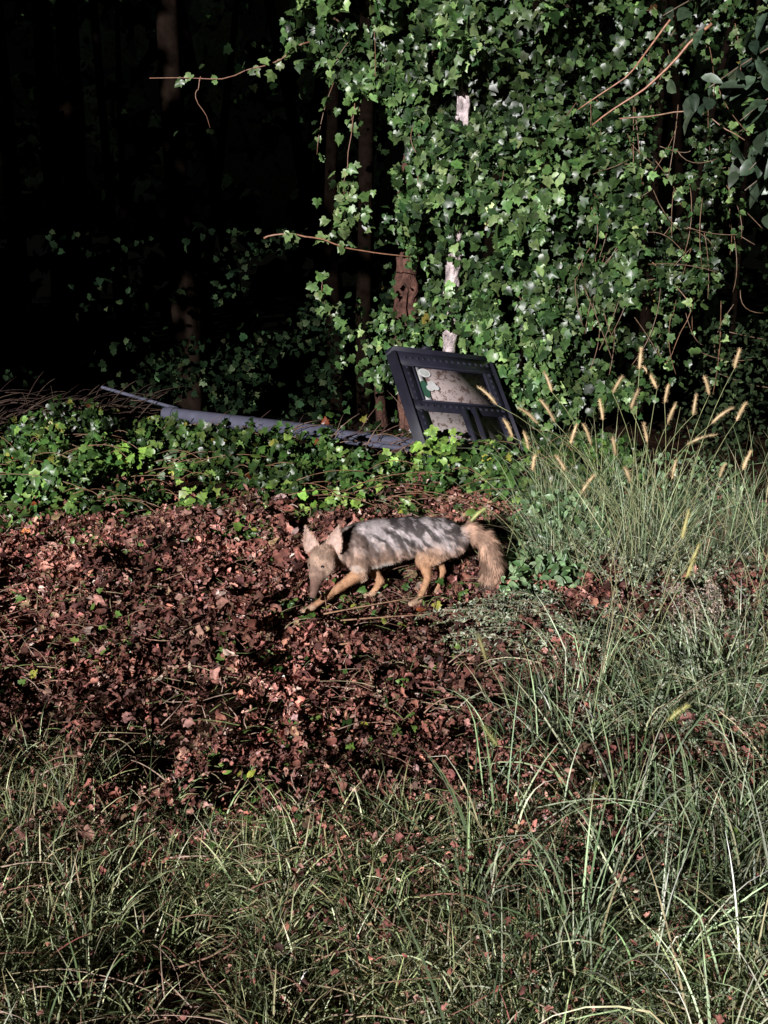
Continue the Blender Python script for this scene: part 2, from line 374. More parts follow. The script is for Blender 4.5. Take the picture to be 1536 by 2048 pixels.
# ---------------------------------------------------------------- mugwort / seedy weeds
b=Batch()
def spray(b,p0,p1,p2,nl,s,cols,w,sr=.002):
    P=bez(p0,p1,p2,12); b.tube(P,np.linspace(sr,.0008,12),(.34,.25,.16),4)
    t=np.sort(rng.random(nl)); ii=np.clip((t*11).astype(int),0,10); f=(t*11-ii)[:,None]
    pos=P[ii]*(1-f)+P[ii+1]*f
    tan=nrm(P[ii+1]-P[ii]); d=nrm(rng.normal(0,1,(nl,3))+tan*.7)
    pos=pos+d*rng.random((nl,1))*s*1.1*(1.2-t[:,None])
    V,F,sh=OVAL[0]
    n=nrm(rng.normal(0,.6,(nl,3))+[-.3,-.6,.5])
    b.inst(V*[.8,1,1],F,pos,n,d,rng.uniform(.4,1.1,nl)*s,palette(nl,cols,w)*rng.uniform(.6,1.2),sh)
MG=[(.22,.27,.16),(.38,.42,.30),(.12,.16,.08)]; PK=[(.56,.45,.38),(.40,.31,.26),(.22,.22,.14)]
for i in range(60):
    p0=np.array([rng.uniform(.7,1.15),rng.uniform(3.75,4.3),0.03]); L=rng.uniform(.3,.7); a=rng.uniform(2.5,3.6)
    p2=p0+[math.cos(a)*L,math.sin(a)*L*.5+.08,rng.uniform(.0,.12)]
    spray(b,p0,(p0+p2)/2+[0,0,.18],p2,130,.018,MG,[3,4,2])
for i in range(220):
    p0=np.array([rng.uniform(.8,1.9),rng.uniform(3.2,4.9),0.0]); L=rng.uniform(.15,.5); a=rng.uniform(0,6.28)
    p2=p0+[math.cos(a)*L*.7,math.sin(a)*L*.4,L*.6]
    spray(b,p0,(p0+p2)/2+[0,0,.12],p2,80,.018,MG,[3,3.5,3])
for i in range(34):
    p0=np.array([rng.uniform(1.14,1.34),rng.uniform(3.95,4.2),rng.uniform(.14,.34)]); p2=p0+[rng.normal(.02,.05),rng.uniform(-.12,.05),rng.uniform(-.24,-.10)]
    spray(b,p0,(p0+p2)/2+[0,-.03,.06],p2,70,.013,PK,[4,3,3])
for i in range(190):
    p0=np.array([rng.uniform(.4,1.7),rng.uniform(2.0,3.6),0.0]); L=rng.uniform(.08,.24); a=rng.uniform(0,6.28)
    p2=p0+[math.cos(a)*L*.7,math.sin(a)*L*.5,L*.6]
    spray(b,p0,(p0+p2)/2+[0,0,.05],p2,36,.018,MG,[3,2,4])
b.build('mugwort_weeds',M_leaf)

# ---------------------------------------------------------------- ivy covered tree
tree=empty('ivy_covered_tree')
b=Batch()
tseed=[0]
def trunk(b,pts,r0,r1,col,sides=14,n=16,rough=.35):
    P=np.array(pts,float); t=np.linspace(0,len(P)-1,n); i=np.clip(t.astype(int),0,len(P)-2); f=(t-i)[:,None]
    tseed[0]+=1
    Q=P[i]*(1-f)+P[i+1]*f; rad=np.linspace(r0,r1,n)*(1+.10*np.sin(np.arange(n)*1.7+tseed[0])); b.tube(Q,rad,col,sides,rough,tseed[0]%20)
trunk(b,[(.26,8.75,-.3),(.20,8.72,.5),(.15,8.72,1.0),(.19,8.8,1.6),(.24,8.8,2.2),(.5,9.0,3.8),(.7,9.2,6)],.11,.05,(.12,.06,.046),28,60,.8)
trunk(b,[(.02,8.85,-.3),(-.04,8.8,.4),(-.03,8.8,.62),(.03,8.85,.85)],.045,.015,(.07,.035,.026),12,20,.6)
trunk(b,[(1.5,9.1,-.3),(1.55,9.1,2),(1.4,9.2,4.5)],.12,.07,(.06,.04,.03))
trunk(b,[(.24,8.8,2.2),(-.2,8.6,2.9),(-.7,8.4,3.5)],.04,.02,(.10,.06,.04))
trunk(b,[(1.5,9.1,2.2),(2.2,8.8,2.9),(2.9,8.4,3.6)],.05,.02,(.10,.06,.04))
b.build('trunk',M_bark,tree,True)

blobs=[
((.15,8.35,3.05),(.75,.35,.50),1500),((1.0,8.3,2.9),(.8,.45,.7),2400),((1.9,8.5,2.9),(.8,.5,.6),1500),((2.6,8.7,3.2),(.7,.5,.6),900),
((.56,8.3,2.1),(.48,.3,.45),1600),((1.25,8.25,2.1),(.7,.42,.6),2200),((2.0,8.5,2.1),(.62,.4,.5),1200),
((.75,8.25,1.65),(.62,.3,.40),1500),((1.35,8.25,1.45),(.75,.4,.5),2200),((2.05,8.45,1.45),(.5,.4,.45),900),
((.62,8.4,1.05),(.34,.25,.32),700),((1.2,8.25,.9),(.55,.35,.45),1300),((1.75,8.35,.8),(.45,.35,.45),700),((1.4,8.2,.35),(.6,.35,.35),800),
((-.05,8.3,2.72),(.3,.2,.22),350),((-.33,8.25,3.0),(.36,.25,.3),450),((.34,8.3,2.45),(.3,.2,.3),400),
((.30,8.5,1.85),(.2,.2,.3),400)]
b=Batch()
TC=[(.065,.125,.036),(.033,.073,.023),(.11,.185,.06),(.18,.26,.10),(.40,.34,.07),(.36,.2,.06)]
allp=[];alln=[]
for c,r,n in blobs:
    n=int(n*1.3)
    v=nrm(rng.normal(0,1,(n,3))); v[:,1]=-np.abs(v[:,1])*1.0; rad=rng.uniform(.72,1.08,(n,1))
    p=np.array(c)+v*rad*np.array(r); allp.append(p); alln.append(v)
p=np.vstack(allp); v=np.vstack(alln)
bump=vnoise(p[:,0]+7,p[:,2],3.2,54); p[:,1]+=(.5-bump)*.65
gap=vnoise(p[:,0]+7,p[:,2],4.2,51)*.35+vnoise(p[:,0],p[:,2],9,52)*.35+vnoise(p[:,0]+3,p[:,2]+p[:,1],20,53)*.3
right=sstep(1.45,2.2,p[:,0])
k=gap>(.43+.13*right+.05*sstep(1.3,.5,p[:,2]))
def hole(cx,cz,rx,rz): return (((p[:,0]-cx)/rx)**2+((p[:,2]-cz)/rz)**2)>1
k&=hole(.57,2.45,.07,.15)&hole(.56,2.14,.05,.08)&hole(.50,1.36,.06,.14)&hole(.49,.86,.08,.17)&hole(.16,1.2,.12,.26)
p,v,bump,right=p[k],v[k],bump[k],right[k]; p[:,2]=np.maximum(p[:,2],.1)
lum=(.3+1.15*bump)*(1-.5*right)*(.65+.7*vnoise(p[:,0],p[:,2],1.3,55))  # recessed leaves coloured darker as shade between clumps; also darker towards the right
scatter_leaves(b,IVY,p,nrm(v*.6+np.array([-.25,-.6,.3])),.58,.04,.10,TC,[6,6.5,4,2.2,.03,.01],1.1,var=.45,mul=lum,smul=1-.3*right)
for cx,cy,cz,sx,sz,n in [(.50,8.2,1.12,.09,.07,40),(.50,8.2,1.66,.09,.12,60),(.52,8.15,1.9,.1,.12,80),(.15,8.5,.70,.17,.16,240),(.2,8.45,1.66,.1,.14,110),(.42,8.2,.62,.10,.05,20),(-.05,8.6,.75,.15,.2,120),(.45,8.2,.98,.05,.05,10)]:
    pp=np.array([cx,cy,cz])+rng.normal(0,1,(n,3))*[sx,.06,sz]
    scatter_leaves(b,IVY,pp,np.array([-.25,-.7,.3]),.5,.035,.085,TC,[5,6,3,1,.02,.02],1.1,var=.42)
for i in range(110):
    x0=rng.uniform(-.6,2.5); z0=rng.uniform(.8,3.1)
    if z0<2.3 and x0<.7: continue
    if abs(x0-.53)<.14: continue
    p0=np.array([x0,8.0+rng.uniform(0,.3),z0]); p2=p0+[rng.normal(0,.1),rng.normal(0,.05),-rng.uniform(.2,.55)]
    P=bez(p0,(p0+p2)/2+[rng.normal(0,.06),0,0],p2,8); b.tube(P,.003,(.22,.12,.07),4)
    pp=P[rng.integers(0,8,9)]+rng.normal(0,.03,(9,3))
    scatter_leaves(b,IVY,pp,np.array([-.3,-.8,.3]),.45,.035,.075,TC,[5,4,5,3,.03,.02],1,var=.35)
for i in range(60):
    p0=np.array([rng.uniform(1.4,2.6),rng.uniform(7.9,8.3),rng.uniform(.5,2.3)]); a=rng.uniform(-1.2,1.8); L=rng.uniform(.2,.6)
    p2=p0+[math.cos(a)*L,0,math.sin(a)*L]
    b.tube(bez(p0,(p0+p2)/2+rng.normal(0,.05,3),p2,7),.003,(.22,.14,.09),4)
b.build('ivy_foliage',M_leaf,tree)

# loose vines reaching left
b=Batch()
def vine(pts,r=.005,col=(.28,.14,.09),leaves=0,lp=None,s=(.05,.09),spread=.04):
    P=np.array(pts,float); n=4*len(P); t=np.linspace(0,len(P)-1,n)
    Q=np.stack([np.interp(t,np.arange(len(P)),P[:,j]) for j in range(3)],1)
    Q[1:-1]+=rng.normal(0,.010,(n-2,3)); Q[1:-1]=(Q[:-2]+Q[1:-1]*2+Q[2:])/4
    b.tube(Q,np.linspace(r,r*.5,n),col,5)
    if leaves:
        pp=Q[rng.integers(0,n,leaves)]+rng.normal(0,spread,(leaves,3))
        scatter_leaves(b,IVY,pp,np.array([-.3,-.8,.3]),.45,s[0],s[1],TC,[3,2,6,5,.1,.1],1)
vine([(-.5,8.0,2.85),(-.75,8.0,2.72),(-1.1,8,2.62),(-1.6,8,2.62)],.006,leaves=16,spread=.03)
vine([(-1.25,8,2.63),(-1.3,8,2.5),(-1.2,8,2.3)],.004)
vine([(-.2,8.1,2.5),(-.24,8.1,2.2),(-.28,8.1,1.95),(-.26,8.1,1.72)],.004,leaves=14,spread=.03)
vine([(-.26,8.1,1.9),(-.24,8.1,1.75),(-.28,8.1,1.58)],.003,leaves=90,spread=.08)
vine([(-.85,8.0,1.56),(-.68,8.0,1.6),(-.4,8.0,1.54),(-.05,8.1,1.45),(.2,8.2,1.42)],.007,(.36,.18,.11),leaves=5,spread=.02)
vine([(-.43,8,1.3),(-.45,8,1.15),(-.38,8,1.0)],.003,leaves=18,spread=.05)
vine([(2.1,7.6,2.9),(1.75,7.7,2.55),(1.4,7.8,2.3)],.010,(.46,.22,.14))
vine([(1.85,7.6,2.95),(1.6,7.7,2.6),(1.3,7.8,2.4)],.007,(.46,.22,.14))
vine([(1.6,7.9,2.35),(2.1,7.8,2.4),(2.4,7.7,2.2)],.006,(.35,.2,.13))
vine([(1.9,8,1.4),(2.2,7.9,1.1),(2.0,7.8,.7)],.004,(.3,.16,.09),leaves=20,spread=.09)
b.build('wild_grapevine',M_leaf)

# pale snag
snag=Batch()
trunk(snag,[(.50,8.38,-.2),(.49,8.36,.7),(.51,8.3,1.4),(.555,8.25,2.2),(.565,8.25,2.5),(.60,8.3,3.4)],.055,.042,(.66,.55,.55),22,50,.6)
trunk(snag,[(.51,8.3,1.45),(.6,8.2,1.7)],.02,.01,(.5,.42,.4),8,6)
snag.build('pale_dead_tree',M_bark,None,True)

# broad-leaf branch at upper right (closer)
b=Batch()
for p0,p2 in [((2.9,6.6,2.9),(1.7,6.2,2.35)),((2.9,6.6,2.6),(2.0,6.3,1.95)),((2.6,6.6,3.1),(1.5,6.4,2.75)),((2.9,6.6,3.0),(2.3,6.2,2.35)),((2.9,6.8,2.2),(2.05,6.5,1.85)),((2.9,6.8,2.5),(2.2,6.5,2.15)),((2.9,6.5,2.7),(1.9,6.2,2.2))]:
    P=bez(p0,(np.array(p0)+np.array(p2))/2+[0,0,.15],p2,14); b.tube(P,np.linspace(.012,.003,14),(.18,.14,.1),5)
    pp=P[rng.integers(2,14,46)]+rng.normal(0,.10,(46,3))
    scatter_leaves(b,OVAL,pp,np.array([-.5,-.45,.5]),.45,.10,.18,[(.05,.08,.045),(.03,.05,.03),(.11,.15,.10)],[4,4,1.5],.9)
b.build('magnolia_branch',M_leaf)

# ---------------------------------------------------------------- background forest, coloured near-black in place of light fading with distance
b=Batch()
tr=Batch()
for i in range(40):
    x0=rng.uniform(-11,9); y0=rng.uniform(14,25); z0=float(ground_h(x0,y0))-.2; r=rng.uniform(.07,.18)
    trunk(tr,[(x0,y0,z0),(x0+rng.normal(0,.15),y0,z0+4),(x0+rng.normal(0,.5),y0,z0+11)],r,r*.5,np.array([.006,.004,.003])*rng.uniform(.5,1.2),12,12)
trunk(tr,[(-2.15,12,-1.6),(-2.1,12,.2),(-2.2,12.1,2),(-2.2,12.2,7)],.15,.1,(.012,.008,.006),16,24,.5)
trunk(tr,[(-3.4,13,-1.8),(-3.5,13,2),(-3.4,13,8)],.15,.12,(.008,.005,.0035),16,24,.5)
N=20000
x=rng.uniform(-12,11,N); y=rng.uniform(10.5,24,N); z=rng.uniform(-3.2,7,N)
nn=vnoise(x+z*.7,y+z*.5,.9,61)*.5+vnoise(x*1.3,z,1.6,62)*.5
k=(nn>.55)&(z>ground_h(x,y)); x,y,z=x[k],y[k],z[k]
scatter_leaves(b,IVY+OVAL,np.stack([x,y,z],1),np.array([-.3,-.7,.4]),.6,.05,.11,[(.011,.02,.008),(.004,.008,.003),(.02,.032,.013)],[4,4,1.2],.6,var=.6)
N=9000
x=rng.uniform(-4.5,.3,N); y=rng.uniform(9.2,12,N); z=rng.random(N)*2.3-.7
k=(vnoise(x,z+3,1.5,63)*.5+vnoise(x,z,4,64)*.5>.58)&(rng.random(N)<sstep(2.2,.2,z)+.2); x,y,z=x[k],y[k],z[k]
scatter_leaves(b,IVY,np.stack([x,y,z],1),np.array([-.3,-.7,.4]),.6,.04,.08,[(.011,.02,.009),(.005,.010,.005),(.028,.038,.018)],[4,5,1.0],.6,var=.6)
N=5000
x=rng.uniform(-45,45,N); y=rng.uniform(26,40,N); z=rng.uniform(-4,14,N)
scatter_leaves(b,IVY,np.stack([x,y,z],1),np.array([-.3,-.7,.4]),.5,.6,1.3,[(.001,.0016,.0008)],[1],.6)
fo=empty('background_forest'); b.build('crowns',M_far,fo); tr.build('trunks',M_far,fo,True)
b=Batch()
N=3400
x=rng.uniform(2.2,4.2,N); y=rng.uniform(7,9,N); z=rng.random(N)**1.3*.95
k=vnoise(x*1.5,z*2+y,2.2,65)>.4
scatter_leaves(b,OVAL,np.stack([x,y,z],1)[k],np.array([-.3,-.7,.4]),.5,.03,.06,[(.03,.045,.02),(.015,.025,.012)],[1,1],.6,var=.4)
b.build('shrub',M_far)

# unseen tree line, added left of the viewer to shade the woods behind
b=Batch(); tr=Batch()
for i in range(9):
    x0=-7-i*3.6; y0=3+rng.uniform(-.5,1); trunk(tr,[(x0,y0,-.2),(x0+.1,y0,3),(x0,y0,8)],.16,.07,(.1,.06,.045),10,8)
N=30000
x=rng.uniform(-40,-5.8,N); y=rng.uniform(2.2,4.2,N); z=rng.uniform(.7,10.5,N)
x+= .35*np.sin(z*1.7)
scatter_leaves(b,IVY,np.stack([x,y,z],1),np.array([-.3,-.8,.3]),.5,.2,.42,[(.05,.1,.03),(.04,.08,.025)],[1,1],.6)
he=empty('added_shade_trees'); b.build('crowns',M_far,he); tr.build('trunks',M_bark,he,True)

# ---------------------------------------------------------------- fallen sign
sign=empty('fallen_sign')
TL=np.array([.034,7.40,.87]); e1=nrm(np.array([.722,.45,-.133])); e2=np.array([.261,-.5,-.614]); e2=nrm(e2-e1*(e1@e2)); W,Hh=.86,.90
en=nrm(np.cross(e1,e2))
if en[1]>0: en=-en
def S(u,v,w=0): return TL+e1*u+e2*v+en*w
def slab(b,u0,u1,v0,v1,w0,w1,col,bev=.0):
    P=[]
    for w,i in ((w0,0),(w1,bev)):
        P+=[S(u0+i,v0+i,w),S(u1-i,v0+i,w),S(u1-i,v1-i,w),S(u0+i,v1-i,w)]
    Fq=[(0,1,2,3),(4,5,6,7),(0,1,5,4),(1,2,6,5),(2,3,7,6),(3,0,4,7)]
    F=[]
    for f in Fq: F+=[(f[0],f[1],f[2]),(f[0],f[2],f[3])]
    b.add(P,F,col)
def bars(b,u0,u1,v0,v1,t,w0,w1,col,bev):
    slab(b,u0,u1,v0,v0+t,w0,w1,col,bev); slab(b,u0,u1,v1-t,v1,w0,w1,col,bev)
    slab(b,u0,u0+t,v0+t+.001,v1-t-.001,w0,w1,col,bev); slab(b,u1-t,u1,v0+t+.001,v1-t-.001,w0,w1,col,bev)
b=Batch(); K=(.020,.020,.033); K2=(.033,.033,.052)
slab(b,.02,W-.02,.02,Hh-.02,-.05,-.012,(.02,.02,.03))
bars(b,0,W,0,Hh,.035,-.06,.025,K,.014)
slab(b,.037,W-.037,.037,.155,-.012,.010,K,.006); slab(b,.037,W-.037,.435,.515,-.012,.010,K,.006); slab(b,.037,W-.037,.765,Hh-.037,-.012,.010,K,.006)
for v0,v1 in ((.157,.433),(.517,.763)):
    slab(b,.037,.135,v0,v1,-.012,.010,K,.006); slab(b,W-.125,W-.037,v0,v1,-.012,.010,K,.006)
bars(b,.125,W-.115,.145,.445,.012,.010,.018,K2,.004)
for u in np.arange(.08,W-.07,.05):
    for v in (.09,.475,.81): slab(b,u,u+.024,v-.01,v+.01,.010,.016,K2,.004)
for v in np.arange(.16,.75,.05):
    for u in (.082,W-.078): slab(b,u-.01,u+.01,v,v+.024,.010,.016,K2,.004)
slab(b,.27,.36,-.03,.004,-.04,.02,K,.01)
slab(b,.40,.44,.5,.9,.02,.05,K,.005); slab(b,.50,.53,.48,.92,.02,.045,K,.005)
b.build('frame',M_metal,sign)
def panel_mat():
    m=bpy.data.materials.new('mottled_panel_material'); m.use_nodes=True; nt=m.node_tree; p=nt.nodes['Principled BSDF']
    at=nt.nodes.new('ShaderNodeAttribute'); at.attribute_name='Col'
    tc=nt.nodes.new('ShaderNodeTexCoord'); no=nt.nodes.new('ShaderNodeTexNoise'); no.inputs['Scale'].default_value=26; no.inputs['Detail'].default_value=7; no.inputs['Roughness'].default_value=.75
    nt.links.new(tc.outputs['Object'],no.inputs['Vector'])
    cr=nt.nodes.new('ShaderNodeValToRGB'); cr.color_ramp.elements[0].position=.44; cr.color_ramp.elements[1].position=.47  # noise breaks the panel into darker, hard-edged patches
    cr.color_ramp.elements[0].color=(.36,.28,.25,1); cr.color_ramp.elements[1].color=(1,1,1,1)
    nt.links.new(no.outputs['Fac'],cr.inputs['Fac'])
    mx=nt.nodes.new('ShaderNodeMix'); mx.data_type='RGBA'; mx.blend_type='MULTIPLY'; mx.inputs['Factor'].default_value=1
    nt.links.new(at.outputs['Color'],mx.inputs['A']); nt.links.new(cr.outputs['Color'],mx.inputs['B'])
    nt.links.new(mx.outputs['Result'],p.inputs['Base Color']); p.inputs['Roughness'].default_value=.6
    return m
M_panel=panel_mat()
b=Batch(); slab(b,.136,W-.126,.157,.433,-.011,-.004,(.44,.36,.35)); slab(b,.136,W-.126,.517,.763,-.011,-.004,(.32,.28,.27))
b.build('mottled_panels',M_panel,sign)
b=Batch()
slab(b,.138,.215,.159,.431,-.003,.0,(.78,.78,.78))
def disc(b,u,v,ru,rv,w,col,n=20):
    V=[S(u,v,w)]+[S(u+ru*math.cos(a),v+rv*math.sin(a),w) for a in np.linspace(0,2*math.pi,n,endpoint=False)]
    b.add(V,[(0,1+i,1+(i+1)%n) for i in range(n)],col)
disc(b,.178,.34,.036,.07,.005,(.05,.14,.09)); disc(b,.215,.205,.05,.036,.006,(.80,.80,.80)); disc(b,.215,.205,.036,.024,.008,(.6,.63,.6))
disc(b,.245,.30,.035,.03,.007,(.78,.78,.78)); disc(b,.22,.33,.03,.025,.009,(.78,.78,.78)); disc(b,.265,.325,.03,.022,.011,(.78,.78,.78))
b.build('map_strip',mat_attr('print_material',.5,.4,30,.12),sign)
b=Batch(); PC=(.095,.098,.14)
def straight(b,p,q,r,col,n=2,sides=24): b.tube(np.linspace(p,q,n),r,col,sides)
A=np.array([-1.73,8.60,.20]); B=np.array([.50,7.15,.215]); D=B-A
straight(b,A,A+D*.58,.055,PC,24); straight(b,A+D*.575,A+D*.60,.062,PC); straight(b,A+D*.60,B,.038,PC,16)
straight(b,A+D*.015,A+D*.04,.063,PC)
off=np.array([.02,-.12,-.02]); straight(b,A+D*.45+off,B+D*.05+off,.018,PC,2,10)
straight(b,A+np.array([-.58,.35,.16]),A+np.array([.1,.0,.04]),.014,PC,2,10)
straight(b,B+[-.1,-.1,.02],B+[-.1,-.06,-.16],.014,PC,2,8)
for k in (.33,.72,.86): straight(b,A+D*k,A+D*(k+.006),.060 if k<.6 else .043,PC)
po=b.build('post',M_metal,sign,True)
md=po.modifiers.new('es','EDGE_SPLIT'); md.split_angle=R(40)

# brush pile / dead twigs by the post
b=Batch()
for i in range(260):
    if i<150: x0,y0,z0=rng.uniform(-3.3,-1.9),rng.uniform(8.3,9.2),rng.uniform(.05,.3)
    else: x0,y0,z0=rng.uniform(-1.6,.3),rng.uniform(7.0,7.8),rng.uniform(.10,.24)
    a=rng.normal(.3,.6); L=rng.uniform(.12,.5); p0=np.array([x0,y0,z0]); p2=p0+[math.cos(a)*L,rng.normal(0,.1),math.sin(a)*L*.6]
    c=[(.16,.09,.07),(.3,.2,.14),(.1,.06,.05)][rng.integers(0,3)]
    if i<150: c=np.array(c)*.35
    b.tube(bez(p0,(p0+p2)/2+[0,0,.04],p2,5),np.linspace(.004,.0012,5)*rng.uniform(.6,1.3),c,4)
b.build('brush_pile',M_dry)

# ---------------------------------------------------------------- coyote
coy=empty('coyote')
A_=np.array
bones=[]
def B_(nm,p0,r0,p1,r1):
    f=lambda r: A_(r if hasattr(r,'__len__') else (r,r,r),float)
    bones.append((nm,A_(p0,float),f(r0),A_(p1,float),f(r1)))
B_('trunk',(-.19,4.70,.262),(.06,.06,.072),(-.12,4.74,.255),(.075,.07,.10))
B_('trunk',(-.12,4.74,.255),(.075,.07,.098),(0,4.77,.272),(.08,.068,.092))
B_('trunk',(0,4.77,.272),(.08,.068,.092),(.12,4.79,.290),(.07,.06,.076))
B_('trunk',(.12,4.79,.290),(.07,.06,.076),(.25,4.80,.278),(.08,.066,.082))
B_('trunk',(.25,4.80,.278),(.08,.066,.082),(.315,4.81,.265),(.045,.05,.058))
B_('neck',(-.255,4.62,.255),(.048,.048,.052),(-.17,4.71,.262),(.062,.058,.074))
SK=A_([-.270,4.575,.250]); ST=A_([-.290,4.535,.188]); NO=A_([-.308,4.490,.108])
B_('head',SK,(.058,.052,.050),ST,(.040,.034,.035))
B_('muzzle',ST,(.032,.029,.031),NO,(.0165,.0165,.016))
f_=nrm(NO-SK); s_=nrm(A_([.89,-.45,0])-f_*(f_@A_([.89,-.45,0]))); n_=nrm(np.cross(f_,s_))
if n_[1]>0: n_=-n_
for sg in (-1,1): B_('head',SK+s_*sg*.042+f_*.03-n_*.01,.028,SK+s_*sg*.026+f_*.07-n_*.012,.018)
B_('shoulder',(-.13,4.69,.26),(.055,.04,.06),(-.105,4.685,.155),(.034,.030,.036))
B_('leg',(-.105,4.68,.155),(.031,.028,.032),(-.225,4.63,.085),.018)
B_('leg',(-.225,4.63,.085),.0175,(-.315,4.575,.038),.015)
B_('paw',(-.315,4.575,.036),(.02,.02,.016),(-.35,4.56,.026),(.021,.02,.013))
B_('shoulder',(-.11,4.79,.24),(.05,.04,.055),(-.07,4.80,.155),(.032,.03,.034))
B_('leg',(-.07,4.80,.145),.028,(-.015,4.79,.085),.018)
B_('leg',(-.015,4.79,.085),.017,(-.050,4.79,.025),.015)
B_('paw',(-.050,4.79,.025),(.019,.018,.014),(-.075,4.79,.020),(.018,.018,.012))
B_('thigh',(.245,4.78,.262),(.064,.036,.070),(.178,4.755,.195),(.040,.032,.040))
B_('leg',(.178,4.755,.19),(.034,.030,.034),(.200,4.740,.112),.018)
B_('leg',(.200,4.740,.112),.018,(.160,4.70,.028),.0155)
B_('paw',(.160,4.695,.026),(.02,.02,.016),(.132,4.68,.020),(.022,.021,.013))
B_('thigh',(.27,4.85,.255),(.060,.034,.066),(.222,4.86,.18),(.038,.030,.038))
B_('leg',(.222,4.86,.175),(.032,.028,.032),(.274,4.865,.110),.0175)
B_('leg',(.274,4.865,.110),.0175,(.244,4.84,.028),.0155)
B_('paw',(.244,4.84,.025),(.02,.02,.016),(.217,4.83,.018),(.02,.019,.012))
B_('tail',(.31,4.81,.285),.028,(.39,4.82,.298),.027)
B_('tail',(.39,4.82,.298),.027,(.458,4.82,.255),.036)
B_('tail',(.458,4.82,.255),.036,(.495,4.80,.170),.043)
B_('tail',(.495,4.80,.170),.043,(.485,4.79,.090),.032)
B_('tail',(.485,4.79,.090),.032,(.450,4.785,.025),.010)
import bmesh
bm=bmesh.new(); bmesh.ops.create_icosphere(bm,subdivisions=2,radius=1); bm.verts.ensure_lookup_table()
SV=A_([v.co[:] for v in bm.verts]); SF=A_([[v.index for v in f.verts] for f in bm.faces]); bm.free()
sb=Batch()
for nm,p0,r0,p1,r1 in bones:
    L=np.linalg.norm(p1-p0); n=max(4,int(L/.008))
    for t in np.linspace(0,1,n):
        sb.add(SV*(r0*(1-t)+r1*t)+p0*(1-t)+p1*t,SF,(0,0,0))
raw=sb.build('tmp_body',M_fur)
md=raw.modifiers.new('r','REMESH'); md.mode='VOXEL'; md.voxel_size=.0065
ms=raw.modifiers.new('s','SMOOTH'); ms.factor=.6; ms.iterations=7
dg=bpy.context.evaluated_depsgraph_get(); me=bpy.data.meshes.new_from_object(raw.evaluated_get(dg))
bpy.data.objects.remove(raw)
me.calc_loop_triangles()
nv=len(me.vertices); BV=np.zeros(nv*3); me.vertices.foreach_get('co',BV); BV=BV.reshape(-1,3)
BF=np.zeros(len(me.loop_triangles)*3,np.int32); me.loop_triangles.foreach_get('vertices',BF); BF=BF.reshape(-1,3)

names=[bn[0] for bn in bones]
def bone_w(P):
    D=[]
    for i,(nm,p0,r0,p1,r1) in enumerate(bones):
        d=p1-p0; t=np.clip(((P-p0)@d)/(d@d),0,1)[:,None]
        q=(P-(p0+d*t))/(r0*(1-t)+r1*t); dd=np.linalg.norm(q,axis=1)
        if nm=='muzzle': dd=dd*.93
        D.append(dd)
    D=np.stack(D,1); bi=D.argmin(1)
    W=np.exp(-(D-D.min(1,keepdims=True))*7.0)      # soft blend between body regions
    return bi,W/W.sum(1,keepdims=True)
def coat(P,W,jit=0.0):
    N=len(P)
    tan=A_([.58,.38,.28]); org=A_([.66,.38,.22]); wht=A_([.82,.74,.68]); gry=A_([.60,.53,.53]); drk=A_([.045,.036,.036])
    wob=.030*vnoise(P[:,0],P[:,2],15,73)+.012*vnoise(P[:,0],P[:,2],40,77)
    al=(P[:,0]*.72-P[:,2]*.69); ac=(P[:,0]*.69+P[:,2]*.72)+wob
    n1=vnoise(al*18,ac*52,1,71); n2=vnoise(P[:,0],P[:,2]+P[:,1],14,72); n3=vnoise(al*45+5,ac*105,1,74)
    up=sstep(.205,.305,P[:,2]+.05*(n2-.5)+.05*(n3-.5))[:,None]; low=sstep(.212,.178,P[:,2]+.02*(n2-.5))[:,None]
    streak=sstep(.38,.60,n1*.62+n3*.38+jit*.05)[:,None]
    dorsal=sstep(.325,.37,P[:,2]+.02*(n3-.5))[:,None]
    body=gry*(1-streak*.9)+drk*streak*.9
    body=body*(1-.35*dorsal)
    base=tan*(1-low)+wht*low
    base=base*(1-.45*streak*(1-low))
    tr_=base*(1-up)+body*up
    orgf=org*.6+tan*.4
    th_=(orgf*(1-.3*streak))*(1-up)+body*up
    fr=((P-SK)@n_); a=sstep(-.01,-.035,fr)[:,None]; hd=(A_([.60,.41,.31])*(1-.35*streak))*(1-a)+wht*a
    crown=sstep(.0,-.05,(P-SK)@f_)[:,None]; hd=hd*(1-.0*crown)
    m2=sstep(.0,-.012,((P-ST)@n_))[:,None]; mz=A_([.25,.145,.115])*(1-m2)+A_([.42,.33,.29])*m2
    tp=sstep(.125,.07,P[:,2]+.02*(n2-.5))[:,None]; edge_=vnoise(P[:,0]*60,P[:,2]*25,1,78)[:,None]
    tl=((tan*.85+orgf*.15)*(1-.45*streak)*(.8+.4*edge_))*(1-tp)+drk*tp
    nk=(tan*.8+gry*.2)*(1-streak*.5)
    lib={'trunk':tr_,'neck':nk,'shoulder':tr_*.55+tan*.45*(1-.25*streak),'thigh':th_,'leg':org*np.ones((N,1)),'paw':A_([.60,.40,.28])*np.ones((N,1)),'head':hd,'muzzle':mz,'tail':tl}
    C=np.zeros((N,3))
    for i,nm in enumerate(names): C+=lib[nm]*W[:,i:i+1]
    return C
bb=Batch(); _,W0=bone_w(BV); bb.add(BV,BF,coat(BV,W0)*.75); bb.build('body',M_fur,coy,True)

